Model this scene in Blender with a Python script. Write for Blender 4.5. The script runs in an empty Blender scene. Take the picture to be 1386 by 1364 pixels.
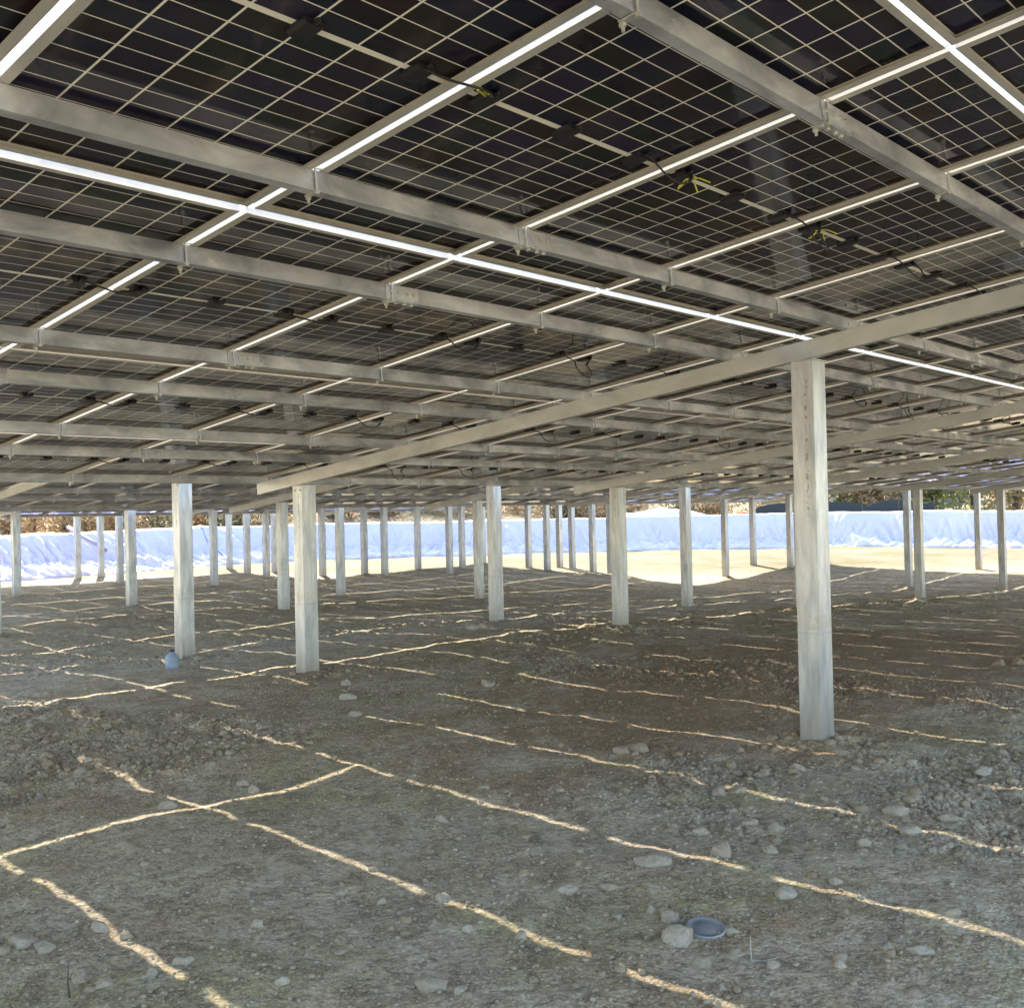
import bpy, math, random
import numpy as np
from math import radians, sin, cos, tan, atan, atan2, sqrt, pi
from mathutils import Vector, Matrix, Euler

random.seed(7)
rng = np.random.default_rng(11)
sc = bpy.context.scene
COL = sc.collection

# ------------------------------------------------------------------ camera
F_PX, IW, IH = 1424.0, 1386.0, 1364.0
AZ = atan(1310 / 1424.0)            # viewing direction, counter-clockwise from +X
PITCH = atan(16 / 1424.0)
ROLL = atan(0.023)
CAMZ = 1.63
fw0 = Vector((cos(AZ), sin(AZ), 0)); rt0 = Vector((sin(AZ), -cos(AZ), 0)); up0 = Vector((0, 0, 1))
fw = fw0 * cos(PITCH) + up0 * sin(PITCH)
upp = up0 * cos(PITCH) - fw0 * sin(PITCH)
cx = rt0 * cos(ROLL) - upp * sin(ROLL)
cy = rt0 * sin(ROLL) + upp * cos(ROLL)
cam_d = bpy.data.cameras.new('camera'); cam = bpy.data.objects.new('camera', cam_d); COL.objects.link(cam)
M = Matrix((cx, cy, -fw)).transposed().to_4x4(); M.translation = Vector((0, 0, CAMZ))
cam.matrix_world = M
cam_d.sensor_width = 36; cam_d.lens = F_PX / IW * 36; cam_d.clip_end = 2000; cam_d.clip_start = 0.05
sc.camera = cam

def proj(p):
    d = Vector(p) - Vector((0, 0, CAMZ)); z = d.dot(fw)
    if z < 0.05: return None
    return (693 + d.dot(cx) / z * F_PX, 682 - d.dot(cy) / z * F_PX, z)
def inframe(pts, m=0):
    for p in pts:
        q = proj(p)
        if q and -m < q[0] < IW + m and -m < q[1] < IH + m: return True
    return False
def ray(x, y):
    return fw + cx * ((x - 693) / F_PX) - cy * ((y - 682) / F_PX)

# ------------------------------------------------------------------ terrain
def _hash(ix, iy, s):
    n = (ix.astype(np.int64) * 374761393 + iy.astype(np.int64) * 668265263 + s * 144269) & 0x7fffffff
    n = ((n ^ (n >> 13)) * 1274126177) & 0x7fffffff
    return ((n ^ (n >> 16)) & 0xffff) / 65535.0
def vn(x, y, s=0):
    x = np.asarray(x, float); y = np.asarray(y, float)
    ix = np.floor(x); iy = np.floor(y); fx = x - ix; fy = y - iy
    fx = fx * fx * (3 - 2 * fx); fy = fy * fy * (3 - 2 * fy)
    a = _hash(ix, iy, s); b = _hash(ix + 1, iy, s); c = _hash(ix, iy + 1, s); d = _hash(ix + 1, iy + 1, s)
    return (a * (1 - fx) + b * fx) * (1 - fy) + (c * (1 - fx) + d * fx) * fy * 1.0
def fbm(x, y, s=0, o=3):
    t = 0; a = 1; n = 0
    for k in range(o):
        t = t + a * (vn(x * 2 ** k, y * 2 ** k, s + k) - .5); n += a; a *= .5
    return t / n
POSTS = []      # (x, y) filled below, needed for the mounds
T1X = [0.50, 6.79, 12.36, 17.93, 23.50, 29.07, 34.64]
T2X = [6.79, 12.36, 17.93, 23.50, 29.07, 34.64]
T3X = [5.38, 10.95, 16.52, 22.09, 27.66]
T4X = [9.85, 15.42, 20.99]
for x in T1X:
    for y in (3.42, 9.27): POSTS.append((x, y, 1))
for x in T2X:
    for y in (11.77, 17.62): POSTS.append((x, y, 2))
for x in T3X:
    for y in (21.10, 26.95): POSTS.append((x, y, 3))
for x in T4X:
    for y in (30.40, 33.2): POSTS.append((x, y, 4))
def sstep(a, b, v):
    t = np.clip((v - a) / (b - a), 0, 1); return t * t * (3 - 2 * t)
def base_h(x, y):
    x = np.asarray(x, float); y = np.asarray(y, float)
    d = x * cos(AZ) + y * sin(AZ)
    dip = -.036 * np.clip(x - 11, 0, 18) * (1 - .6 * sstep(14, 34, y)) - .03 * np.clip(y - 10.5, 0, 4) 
    return dip * (1 - sstep(26, 44, d)) 
def clump(x, y): return sstep(.5, .72, vn(x * .55 + 3, y * .55, 40) * .65 + vn(x * 1.7, y * 1.7 + 9, 41) * .35)
def swell(x, y):
    return .075 * fbm(x * .45, y * .45, 1, 2) + .05 * fbm(x * 1.3, y * 1.3, 5, 2) + .03 * (vn((x * .92 + y * .39) * 1.1, y * .22, 12) - .5)
PCOR = [float(swell(np.array([p[0]]), np.array([p[1]]))[0]) for p in POSTS]
def ground_h(x, y):
    x = np.asarray(x, float); y = np.asarray(y, float)
    h = base_h(x, y)
    r = np.hypot(x, y); fade = 1 - .6 * sstep(12, 30, r)
    h = h + swell(x, y)
    cl = clump(x, y)
    h = h + (.026 + .050 * cl) * fbm(x * 5, y * 5, 9, 3) * fade
    h = h + (.016 + .036 * cl) * np.abs(fbm(x * 17, y * 17, 20, 2)) * fade
    h = np.array(h, float)
    for (px, py, t), pc in zip(POSTS, PCOR):
        dd = np.hypot(x - px - .05, y - py + .02); k = dd < 2.2
        if not k.any(): continue
        h[k] = h[k] - pc * np.exp(-(dd[k] / .9) ** 2) + np.exp(-(dd[k] / .45) ** 2) * (.02 + .14 * fbm(x[k] * 6, y[k] * 6, 33, 3))
    return h
def gh(x, y): return float(ground_h(np.array([x]), np.array([y]))[0])
def hit(x, y):
    r = ray(x, y)
    t = CAMZ / max(-r.z, 1e-3)
    for k in range(12):
        z = gh(r.x * t, r.y * t); t = t + ((CAMZ - z) / -r.z - t) * .7
    return r.x * t, r.y * t, gh(r.x * t, r.y * t)

# ------------------------------------------------------------------ mesh builder
class MB:
    def __init__(s): s.v = []; s.f = []
    def add(s, vs, fs):
        b = len(s.v); s.v += [tuple(p) for p in vs]; s.f += [tuple(i + b for i in f) for f in fs]
    def box(s, x0, x1, y0, y1, z0, z1, M=None):
        vs = [Vector((x, y, z)) for z in (z0, z1) for y in (y0, y1) for x in (x0, x1)]
        if M: vs = [M @ v for v in vs]
        s.add(vs, [(0, 2, 3, 1), (4, 5, 7, 6), (0, 1, 5, 4), (2, 6, 7, 3), (0, 4, 6, 2), (1, 3, 7, 5)])
    def prism(s, prof, a, b, axis='x', M=None):
        n = len(prof); vs = []
        for t in (a, b):
            for (u, w) in prof:
                p = {'x': (t, u, w), 'y': (u, t, w), 'z': (u, w, t)}[axis]
                vs.append(M @ Vector(p) if M else p)
        fs = [(i, (i + 1) % n, n + (i + 1) % n, n + i) for i in range(n)]
        fs += [tuple(range(n - 1, -1, -1)), tuple(range(n, 2 * n))]
        s.add(vs, fs)
    def cyl(s, p, q, r0, r1=None, n=8):
        r1 = r0 if r1 is None else r1; p = Vector(p); q = Vector(q); d = (q - p).normalized()
        a = d.orthogonal().normalized(); b = d.cross(a)
        vs = [p + (a * cos(2 * pi * i / n) + b * sin(2 * pi * i / n)) * r0 for i in range(n)]
        vs += [q + (a * cos(2 * pi * i / n) + b * sin(2 * pi * i / n)) * r1 for i in range(n)]
        s.add(vs, [(i, (i + 1) % n, n + (i + 1) % n, n + i) for i in range(n)] + [tuple(range(n - 1, -1, -1)), tuple(range(n, 2 * n))])
    def tube(s, pts, r, n=6):
        pts = [Vector(p) for p in pts]; vs = []; fs = []; m = len(pts)
        rr = r if isinstance(r, (list, tuple)) else [r] * m
        a = None
        for i, p in enumerate(pts):
            d = (pts[min(i + 1, m - 1)] - pts[max(i - 1, 0)]).normalized()
            a = d.orthogonal().normalized() if a is None else (a - d * a.dot(d)).normalized()
            b = d.cross(a)
            vs += [p + (a * cos(2 * pi * k / n) + b * sin(2 * pi * k / n)) * rr[i] for k in range(n)]
        for i in range(m - 1):
            for k in range(n):
                fs.append((i * n + k, i * n + (k + 1) % n, (i + 1) * n + (k + 1) % n, (i + 1) * n + k))
        fs += [tuple(range(n - 1, -1, -1)), tuple(range((m - 1) * n, m * n))]
        s.add(vs, fs)
    def mesh(s, name, mat, smooth=False):
        me = bpy.data.meshes.new(name); me.from_pydata(s.v, [], s.f)
        if mat: me.materials.append(mat)
        if smooth: me.polygons.foreach_set('use_smooth', [True] * len(me.polygons))
        me.update(); return me
    def build(s, name, mat, parent=None, smooth=False, loc=None):
        return link(name, s.mesh(name, mat, smooth), parent, loc)
def link(name, me, parent=None, loc=None, rot=None):
    o = bpy.data.objects.new(name, me); COL.objects.link(o)
    if parent: o.parent = parent
    if loc is not None: o.location = loc
    if rot is not None: o.rotation_euler = rot
    return o
def tag(o, label=None, cat=None, group=None, kind=None):
    if label: o['label'] = label
    if cat: o['category'] = cat
    if group: o['group'] = group
    if kind: o['kind'] = kind
    return o
def np_mesh(name, V, Fq, mat, smooth=False):
    me = bpy.data.meshes.new(name); k = Fq.shape[1]
    me.vertices.add(len(V)); me.vertices.foreach_set('co', V.astype(np.float32).ravel())
    me.loops.add(Fq.size); me.loops.foreach_set('vertex_index', Fq.astype(np.int32).ravel())
    me.polygons.add(len(Fq)); me.polygons.foreach_set('loop_start', np.arange(0, Fq.size, k, dtype=np.int32))
    me.polygons.foreach_set('loop_total', np.full(len(Fq), k, dtype=np.int32))
    if smooth: me.polygons.foreach_set('use_smooth', np.ones(len(Fq), dtype=bool))
    me.update(calc_edges=True); me.validate()
    if mat: me.materials.append(mat)
    return me

# ------------------------------------------------------------------ materials
def newmat(name):
    m = bpy.data.materials.new(name); m.use_nodes = True
    nt = m.node_tree; b = nt.nodes['Principled BSDF']; return m, nt, b
class NT:
    def __init__(s, nt): s.nt = nt
    def n(s, t, **k):
        x = s.nt.nodes.new(t)
        for a, b in k.items(): setattr(x, a, b)
        return x
    def l(s, a, b): s.nt.links.new(a, b)
    def math(s, op, a, b=None, c=None):
        x = s.n('ShaderNodeMath', operation=op)
        for i, v in enumerate((a, b, c)):
            if v is None: continue
            if isinstance(v, (int, float)): x.inputs[i].default_value = v
            else: s.l(v, x.inputs[i])
        return x.outputs[0]
    def noise(s, vec, scale, detail=3, rough=.55, dist=0):
        x = s.n('ShaderNodeTexNoise'); x.inputs['Scale'].default_value = scale
        x.inputs['Detail'].default_value = detail; x.inputs['Roughness'].default_value = rough
        x.inputs['Distortion'].default_value = dist
        if vec: s.l(vec, x.inputs['Vector'])
        return x
    def ramp(s, fac, stops):
        r = s.n('ShaderNodeValToRGB'); s.l(fac, r.inputs[0]); e = r.color_ramp.elements
        while len(e) < len(stops): e.new(.5)
        for i, (p, c) in enumerate(stops):
            e[i].position = p; e[i].color = (c, c, c, 1) if isinstance(c, (int, float)) else (*c, 1)
        return r.outputs[0]
    def mix(s, fac, a, b, mode='MIX'):
        x = s.n('ShaderNodeMix', data_type='RGBA', blend_type=mode)
        for k, v in ((0, fac), (6, a), (7, b)):
            if isinstance(v, (int, float)): x.inputs[k].default_value = v
            elif isinstance(v, tuple): x.inputs[k].default_value = (*v, 1)
            else: s.l(v, x.inputs[k])
        return x.outputs[2]
    def bump(s, h, strength, dist, b):
        x = s.n('ShaderNodeBump'); x.inputs['Strength'].default_value = strength; x.inputs['Distance'].default_value = dist
        s.l(h, x.inputs['Height']); s.l(x.outputs[0], b.inputs['Normal'])

def metal(name, c0, c1, rough, metallic, scale, streak=(1, 1, 1), spot=None):
    m, nt, b = newmat(name); T = NT(nt)
    tc = T.n('ShaderNodeTexCoord'); mp = T.n('ShaderNodeMapping'); mp.inputs['Scale'].default_value = streak
    oi = T.n('ShaderNodeObjectInfo')
    add = T.n('ShaderNodeVectorMath', operation='ADD'); T.l(tc.outputs['Object'], add.inputs[0])
    cmb = T.n('ShaderNodeCombineXYZ'); T.l(T.math('MULTIPLY', oi.outputs['Random'], 37.0), cmb.inputs[0]); T.l(cmb.outputs[0], add.inputs[1])
    T.l(add.outputs[0], mp.inputs[0])
    n1 = T.noise(mp.outputs[0], scale, 4, .6, .6); n2 = T.noise(mp.outputs[0], scale * 6, 3)
    f = T.ramp(n1.outputs[0], [(.32, 0.0), (.68, 1.0)])
    c = T.mix(f, c0, c1)
    c = T.mix(T.math('MULTIPLY', n2.outputs[0], .25), c, (c0[0] * .6, c0[1] * .6, c0[2] * .6))
    if spot:
        n3 = T.noise(mp.outputs[0], scale * 1.7, 5, .7)
        c = T.mix(T.ramp(n3.outputs[0], [(.6, 0.0), (.72, .7)]), c, spot)
    T.l(c, b.inputs['Base Color']); b.inputs['Metallic'].default_value = metallic
    T.l(T.math('ADD', T.math('MULTIPLY', n1.outputs[0], .25), rough - .12), b.inputs['Roughness'])
    T.bump(n2.outputs[0], .12, .002, b)
    return m
def plain(name, c, rough=.6, metallic=0, var=.15, scale=6, spec=.5):
    m, nt, b = newmat(name); T = NT(nt); tc = T.n('ShaderNodeTexCoord')
    n = T.noise(tc.outputs['Object'], scale, 4)
    T.l(T.mix(T.math('MULTIPLY', n.outputs[0], 1.0), tuple(x * (1 - var) for x in c), tuple(min(1, x * (1 + var)) for x in c)), b.inputs['Base Color'])
    b.inputs['Roughness'].default_value = rough; b.inputs['Metallic'].default_value = metallic
    b.inputs['Specular IOR Level'].default_value = spec
    return m
galv = metal('galvanised_mottled', (.27, .285, .31), (.72, .735, .74), .40, .5, 6, (.45, 1, 1), spot=(.82, .83, .80))
galv_beam = metal('galvanised_beam', (.46, .475, .46), (.68, .69, .65), .42, .5, 3, (1, .5, 1), spot=(.5, .52, .42))
alu = metal('aluminium_frame', (.58, .55, .48), (.70, .665, .60), .42, .4, 5, (1, .3, 1))
bolt_m = plain('zinc_bolt', (.55, .55, .5), .4, .6)

def post_material():
    m, nt, b = newmat('galvanised_post'); T = NT(nt); tc = T.n('ShaderNodeTexCoord')
    oi = T.n('ShaderNodeObjectInfo'); sep = T.n('ShaderNodeSeparateXYZ'); T.l(tc.outputs['Object'], sep.inputs[0])
    cmb = T.n('ShaderNodeCombineXYZ'); T.l(T.math('MULTIPLY', oi.outputs['Random'], 53.0), cmb.inputs[2])
    add = T.n('ShaderNodeVectorMath', operation='ADD'); T.l(tc.outputs['Object'], add.inputs[0]); T.l(cmb.outputs[0], add.inputs[1])
    mp = T.n('ShaderNodeMapping'); mp.inputs['Scale'].default_value = (1, 1, .18); T.l(add.outputs[0], mp.inputs[0])
    n1 = T.noise(mp.outputs[0], 14, 4, .6, .4); n2 = T.noise(add.outputs[0], 5, 4, .6)
    c = T.mix(T.ramp(n1.outputs[0], [(.35, 0.0), (.65, 1.0)]), (.34, .365, .38), (.64, .65, .64))
    c = T.mix(T.ramp(n2.outputs[0], [(.5, 0.0), (.75, .55)]), c, (.62, .56, .47))
    # grime low down and a joint band where the pile stops
    z = sep.outputs[2]
    low = T.math('LESS_THAN', z, .74)
    c = T.mix(T.math('MULTIPLY', low, T.ramp(n2.outputs[0], [(.25, .0), (.7, .35)])), c, (.44, .45, .44))
    seam = T.math('LESS_THAN', T.math('ABSOLUTE', T.math('SUBTRACT', z, .745)), .007)
    c = T.mix(T.math('MULTIPLY', seam, T.ramp(n2.outputs[0], [(.35, .15), (.65, .7)])), c, (.34, .32, .28))
    stain = T.math('LESS_THAN', T.math('ABSOLUTE', T.math('SUBTRACT', z, .82)), .05)
    n4 = T.noise(add.outputs[0], 30, 3)
    c = T.mix(T.math('MULTIPLY', stain, T.ramp(n4.outputs[0], [(.4, 0.0), (.7, .6)])), c, (.42, .33, .24))
    n5 = T.noise(add.outputs[0], 38, 2)
    colmn = T.math('LESS_THAN', T.math('ABSOLUTE', T.math('SUBTRACT', sep.outputs[1], -.022)), .011)
    colz = T.math('MULTIPLY', T.math('GREATER_THAN', z, 1.55), T.math('LESS_THAN', z, 2.5))
    c = T.mix(T.math('MULTIPLY', T.math('MULTIPLY', colmn, colz), T.ramp(n5.outputs[0], [(.52, 0.0), (.6, .75)])), c, (.16, .14, .12))
    n6 = T.noise(add.outputs[0], 12, 5, .7)
    c = T.mix(T.math('MULTIPLY', T.math('SUBTRACT', 1.0, T.math('MAXIMUM', 0.0, T.math('MINIMUM', 1.0, T.math('ADD', T.math('SUBTRACT', T.math('MULTIPLY', z, 3.2), .15), T.math('MULTIPLY', T.math('SUBTRACT', n6.outputs[0], .5), 2.2))))), T.ramp(n6.outputs[0], [(.3, .35), (.62, .75)])), c, (.27, .22, .16))
    c = T.mix(T.math('MULTIPLY', oi.outputs['Random'], .35), c, (.42, .45, .46))
    T.l(c, b.inputs['Base Color']); b.inputs['Metallic'].default_value = .5; b.inputs['Roughness'].default_value = .38
    T.bump(n4.outputs[0], .1, .002, b)
    return m
post_m = post_material()

MW, ML = 1.112, 2.29      # module size
def glass_material(uv=False):
    m, nt, b = newmat('bifacial_cells_under_glass'); T = NT(nt); tc = T.n('ShaderNodeTexCoord')
    sep = T.n('ShaderNodeSeparateXYZ'); T.l(tc.outputs['UV' if uv else 'Object'], sep.inputs[0]); x, y = sep.outputs[0], sep.outputs[1]
    P, Q = .1805, .0930
    lx = T.math('LESS_THAN', T.math('PINGPONG', x, P / 2), .0038)
    ay = T.math('SUBTRACT', T.math('ABSOLUTE', y), .010)
    ly = T.math('LESS_THAN', T.math('PINGPONG', ay, Q / 2), .0024)
    ctr = T.math('LESS_THAN', ay, 0.0); edge = T.math('GREATER_THAN', ay, Q * 12)
    ex = T.math('GREATER_THAN', T.math('ABSOLUTE', x), P * 3)
    g = T.math('MAXIMUM', T.math('MAXIMUM', lx, ly), T.math('MAXIMUM', ctr, T.math('MAXIMUM', edge, ex)))
    oi = T.n('ShaderNodeObjectInfo')
    cmb = T.n('ShaderNodeCombineXYZ')
    T.l(T.math('FLOOR', T.math('DIVIDE', x, P)), cmb.inputs[0]); T.l(T.math('FLOOR', T.math('DIVIDE', y, Q)), cmb.inputs[1]); T.l(oi.outputs['Random'], cmb.inputs[2])
    wn = T.n('ShaderNodeTexWhiteNoise', noise_dimensions='3D'); T.l(cmb.outputs[0], wn.inputs[0])
    cell = T.ramp(wn.outputs[0], [(0, (.004, .004, .006)), (.3, (.018, .011, .038)), (.5, (.005, .014, .011)), (.72, (.022, .010, .008)), (.9, (.006, .008, .024))])
    # fine silver fingers across each cell
    fing = T.math('LESS_THAN', T.math('PINGPONG', y, .0046), .0007)
    cell = T.mix(T.math('MULTIPLY', fing, .35), cell, (.03, .03, .04))
    dust = T.noise(tc.outputs['Object'], 3.5, 5, .65)
    cell = T.mix(T.ramp(dust.outputs[0], [(.5, 0.0), (.8, .04)]), cell, (.25, .22, .18))
    c = T.mix(g, cell, (.90, .84, .70))
    T.l(c, b.inputs['Base Color']); b.inputs['Roughness'].default_value = .55
    b.inputs['Coat Weight'].default_value = 1.0; b.inputs['Coat IOR'].default_value = 1.33
    T.l(T.math('ADD', .03, T.math('MULTIPLY', dust.outputs[0], .09)), b.inputs['Coat Roughness'])
    b.inputs['Specular IOR Level'].default_value = .06
    return m
glass_m = glass_material()
black_m = plain('black_plastic', (.012, .012, .013), .45)
cable_m = plain('black_cable', (.014, .014, .014), .5)
tie_m = plain('yellow_green_plastic', (.55, .55, .05), .5)

def soil_material(name='bare_earth'):
    m, nt, b = newmat(name); T = NT(nt); g = T.n('ShaderNodeNewGeometry'); P = g.outputs['Position']
    big = T.noise(P, .33, 3, .6, .4); mid = T.noise(P, 1.4, 4, .65, .3); fine = T.noise(P, 22, 5, .7); grit = T.noise(P, 90, 3, .7)
    c = T.mix(T.ramp(big.outputs[0], [(.40, 0.0), (.60, 1.0)]), (.56, .465, .32), (.50, .37, .215))
    c = T.mix(T.ramp(mid.outputs[0], [(.42, 0.0), (.60, .8)]), c, (.66, .575, .42))
    gr = T.noise(P, .9, 4, .7, .8)
    c = T.mix(T.ramp(gr.outputs[0], [(.50, 0.0), (.62, .7)]), c, (.45, .41, .19))
    # a damp browner patch of freshly turned earth in the middle of the field
    sp = T.n('ShaderNodeSeparateXYZ'); T.l(P, sp.inputs[0])
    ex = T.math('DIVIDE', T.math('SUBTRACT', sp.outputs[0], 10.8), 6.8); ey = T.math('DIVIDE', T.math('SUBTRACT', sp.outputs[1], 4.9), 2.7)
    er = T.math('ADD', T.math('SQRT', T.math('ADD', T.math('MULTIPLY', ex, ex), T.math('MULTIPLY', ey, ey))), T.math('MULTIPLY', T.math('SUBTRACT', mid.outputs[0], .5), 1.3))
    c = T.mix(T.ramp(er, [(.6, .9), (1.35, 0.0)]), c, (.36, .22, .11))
    # second-scale blotches: trodden, darker crusts and paler dust
    bl = T.noise(P, 5.5, 5, .72, .6)
    c = T.mix(T.ramp(bl.outputs[0], [(.38, .7), (.52, 0.0)]), c, (.26, .205, .13))
    c = T.mix(T.ramp(bl.outputs[0], [(.54, 0.0), (.68, .5)]), c, (.75, .685, .55))
    c = T.mix(T.ramp(fine.outputs[0], [(.34, .75), (.56, 0.0)]), c, (.18, .135, .085))
    c = T.mix(T.ramp(grit.outputs[0], [(.54, 0.0), (.66, .7)]), c, (.80, .74, .60))
    vo = T.n('ShaderNodeTexVoronoi'); vo.inputs['Scale'].default_value = 42; T.l(P, vo.inputs['Vector'])
    c = T.mix(T.ramp(vo.outputs['Distance'], [(.12, .5), (.3, 0.0)]), c, (.64, .58, .45))
    # beyond the panels the earth colour is darkened to offset overexposed sunlight there
    sep = T.n('ShaderNodeSeparateXYZ'); T.l(P, sep.inputs[0])
    d = T.math('ADD', T.math('MULTIPLY', sep.outputs[0], cos(AZ)), T.math('MULTIPLY', sep.outputs[1], sin(AZ)))
    far = T.n('ShaderNodeMapRange'); T.l(T.math('ADD', d, T.math('MULTIPLY', mid.outputs[0], 4)), far.inputs[0])
    far.inputs[1].default_value = 33; far.inputs[2].default_value = 39; far.interpolation_type = 'SMOOTHSTEP'
    c = T.mix(far.outputs[0], c, T.mix(T.ramp(T.noise(P, .5, 5, .7, .5).outputs[0], [(.4, 0.0), (.6, 1.0)]), (.21, .18, .125), (.15, .14, .075)))
    T.l(c, b.inputs['Base Color']); b.inputs['Roughness'].default_value = .95; b.inputs['Specular IOR Level'].default_value = .15
    h = T.math('ADD', T.math('MULTIPLY', fine.outputs[0], 1.0), T.math('ADD', T.math('MULTIPLY', grit.outputs[0], .25), T.math('MULTIPLY', vo.outputs['Distance'], -.5)))
    T.bump(h, .85, .020, b)
    return m
soil_m = soil_material()
def stone_material(name, cols, isl=True):
    m, nt, b = newmat(name); T = NT(nt); g = T.n('ShaderNodeNewGeometry'); oi = T.n('ShaderNodeObjectInfo')
    r = g.outputs['Random Per Island'] if isl else oi.outputs['Random']
    c = T.ramp(r, [(i / (len(cols) - 1), x) for i, x in enumerate(cols)])
    sp = T.n('ShaderNodeSeparateXYZ'); T.l(g.outputs['Position'], sp.inputs[0])
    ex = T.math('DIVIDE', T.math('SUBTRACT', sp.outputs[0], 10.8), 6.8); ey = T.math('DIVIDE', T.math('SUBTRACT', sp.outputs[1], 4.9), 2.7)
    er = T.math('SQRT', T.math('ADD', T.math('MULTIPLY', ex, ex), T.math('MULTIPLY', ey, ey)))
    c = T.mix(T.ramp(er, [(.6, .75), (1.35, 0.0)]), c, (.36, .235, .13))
    n = T.noise(g.outputs['Position'], 60, 5, .75)
    c = T.mix(T.ramp(n.outputs[0], [(.38, .5), (.60, 0.0)]), c, (.26, .21, .15))
    T.l(c, b.inputs['Base Color']); b.inputs['Roughness'].default_value = .9; b.inputs['Specular IOR Level'].default_value = .2
    T.bump(n.outputs[0], .9, .012, b)
    return m
stone_cols = [(.38, .33, .25), (.50, .45, .36), (.44, .385, .30), (.53, .48, .385), (.46, .385, .26)]
pebble_m = stone_material('pebbles', stone_cols)
rock_m = stone_material('field_stone', stone_cols, False)
clod_m = stone_material('soil_clods', [(.32, .25, .16), (.42, .345, .245), (.37, .305, .215), (.47, .40, .30)])

# ------------------------------------------------------------------ ground
def axis(lo, hi):
    a = [0.0]; 
    while a[-1] < hi:
        x = a[-1]; st = .026 if x < 7.5 else min(.026 + (x - 7.5) * .0075, .16) if x < 44 else .16 + (x - 44) * .12
        a.append(x + st)
    b = []; x = 0; st = .05
    while x > lo: x -= st; st *= 1.35; b.append(x)
    return np.array(b[::-1] + a)
ax_ = axis(-120, 420); ay_ = axis(-120, 420)
GX, GY = np.meshgrid(ax_, ay_); 
GZ = ground_h(GX, GY)
nx, ny = len(ax_), len(ay_)
idx = np.arange(nx * ny).reshape(ny, nx)
Fq = np.stack([idx[:-1, :-1].ravel(), idx[:-1, 1:].ravel(), idx[1:, 1:].ravel(), idx[1:, :-1].ravel()], 1)
g_o = link('ground', np_mesh('ground', np.stack([GX.ravel(), GY.ravel(), GZ.ravel()], 1), Fq, soil_m, True))
tag(g_o, 'bare stony grey-brown earth under the solar panels', kind='structure')

# loose pebbles and clods
t_ = (1 + 5 ** .5) / 2
ICO = np.array([(-1, t_, 0), (1, t_, 0), (-1, -t_, 0), (1, -t_, 0), (0, -1, t_), (0, 1, t_), (0, -1, -t_), (0, 1, -t_), (t_, 0, -1), (t_, 0, 1), (-t_, 0, -1), (-t_, 0, 1)]) / 1.9
ICF = np.array([(0, 11, 5), (0, 5, 1), (0, 1, 7), (0, 7, 10), (0, 10, 11), (1, 5, 9), (5, 11, 4), (11, 10, 2), (10, 7, 6), (7, 1, 8), (3, 9, 4), (3, 4, 2), (3, 2, 6), (3, 6, 8), (3, 8, 9), (4, 9, 5), (2, 4, 11), (6, 2, 10), (8, 6, 7), (9, 8, 1)])
def scatter(name, n, rfun, smin, smax, pw, mat, seed, cl_bias=.75):
    r_ = np.random.default_rng(seed); X = []; Y = []
    while len(X) < n:
        az = AZ + (r_.random(n) - .5) * radians(62); rr = rfun(r_.random(n))
        x = rr * np.cos(az); y = rr * np.sin(az)
        k = r_.random(n) < (1 - cl_bias) + cl_bias * clump(x, y)
        for px, py, t in POSTS: k = k & (np.maximum(abs(x - px), abs(y - py)) > .13)
        X += list(x[k]); Y += list(y[k])
    X = np.array(X[:n]); Y = np.array(Y[:n]); cm = .62 + .38 * clump(X, Y)
    if name == 'soil_clods':
        pc = np.array(post_clods()); X[-len(pc):] = pc[:, 0]; Y[-len(pc):] = pc[:, 1]; cm[-len(pc):] = .95
    Z = ground_h(X, Y)
    S = smin + (smax - smin) * r_.random(n) ** pw * cm
    A = r_.random(n) * 2 * pi; sq = .5 + .4 * r_.random(n); el = .7 + .5 * r_.random(n)
    V = ICO[None] * (1 + .5 * (r_.random((n, 12, 1)) - .5)) + .2 * (r_.random((n, 12, 3)) - .5)
    V[:, :, 0] *= el[:, None]; V[:, :, 2] *= sq[:, None]
    c, s = np.cos(A)[:, None], np.sin(A)[:, None]
    Vx = V[:, :, 0] * c - V[:, :, 1] * s; Vy = V[:, :, 0] * s + V[:, :, 1] * c
    V = np.stack([Vx, Vy, V[:, :, 2]], 2) * S[:, None, None]
    V += np.stack([X, Y, Z + S * sq * .15], 1)[:, None, :]
    Fc = (ICF[None] + (np.arange(n) * 12)[:, None, None]).reshape(-1, 3)
    return link(name, np_mesh(name, V.reshape(-1, 3), Fc, mat))
pb = scatter('pebbles', 55000, lambda u: 2.6 + 9.5 * u ** 1.15, .0028, .019, 4.8, pebble_m, 3, .75)
tag(pb, 'loose grey pebbles and gravel strewn over the earth', 'pebbles', kind='stuff')
def post_clods():
    r_ = np.random.default_rng(77); out = []
    for px, py, t in POSTS:
        if math.hypot(px, py) > 21: continue
        for k in range(170):
            a = r_.random() * 2 * pi; q = .11 + abs(r_.normal(0, .24)); x = px + q * cos(a) * 1.2; y = py + q * sin(a) * 1.1
            if max(abs(x - px), abs(y - py)) > .13: out.append((x, y))
    return out
cd = scatter('soil_clods', 14000, lambda u: 2.8 + 33 * u ** 1.2, .005, .045, 4.2, clod_m, 5, .85)
tag(cd, 'crumbled brown soil clods scattered over the ground', 'clods', kind='stuff')

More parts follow.
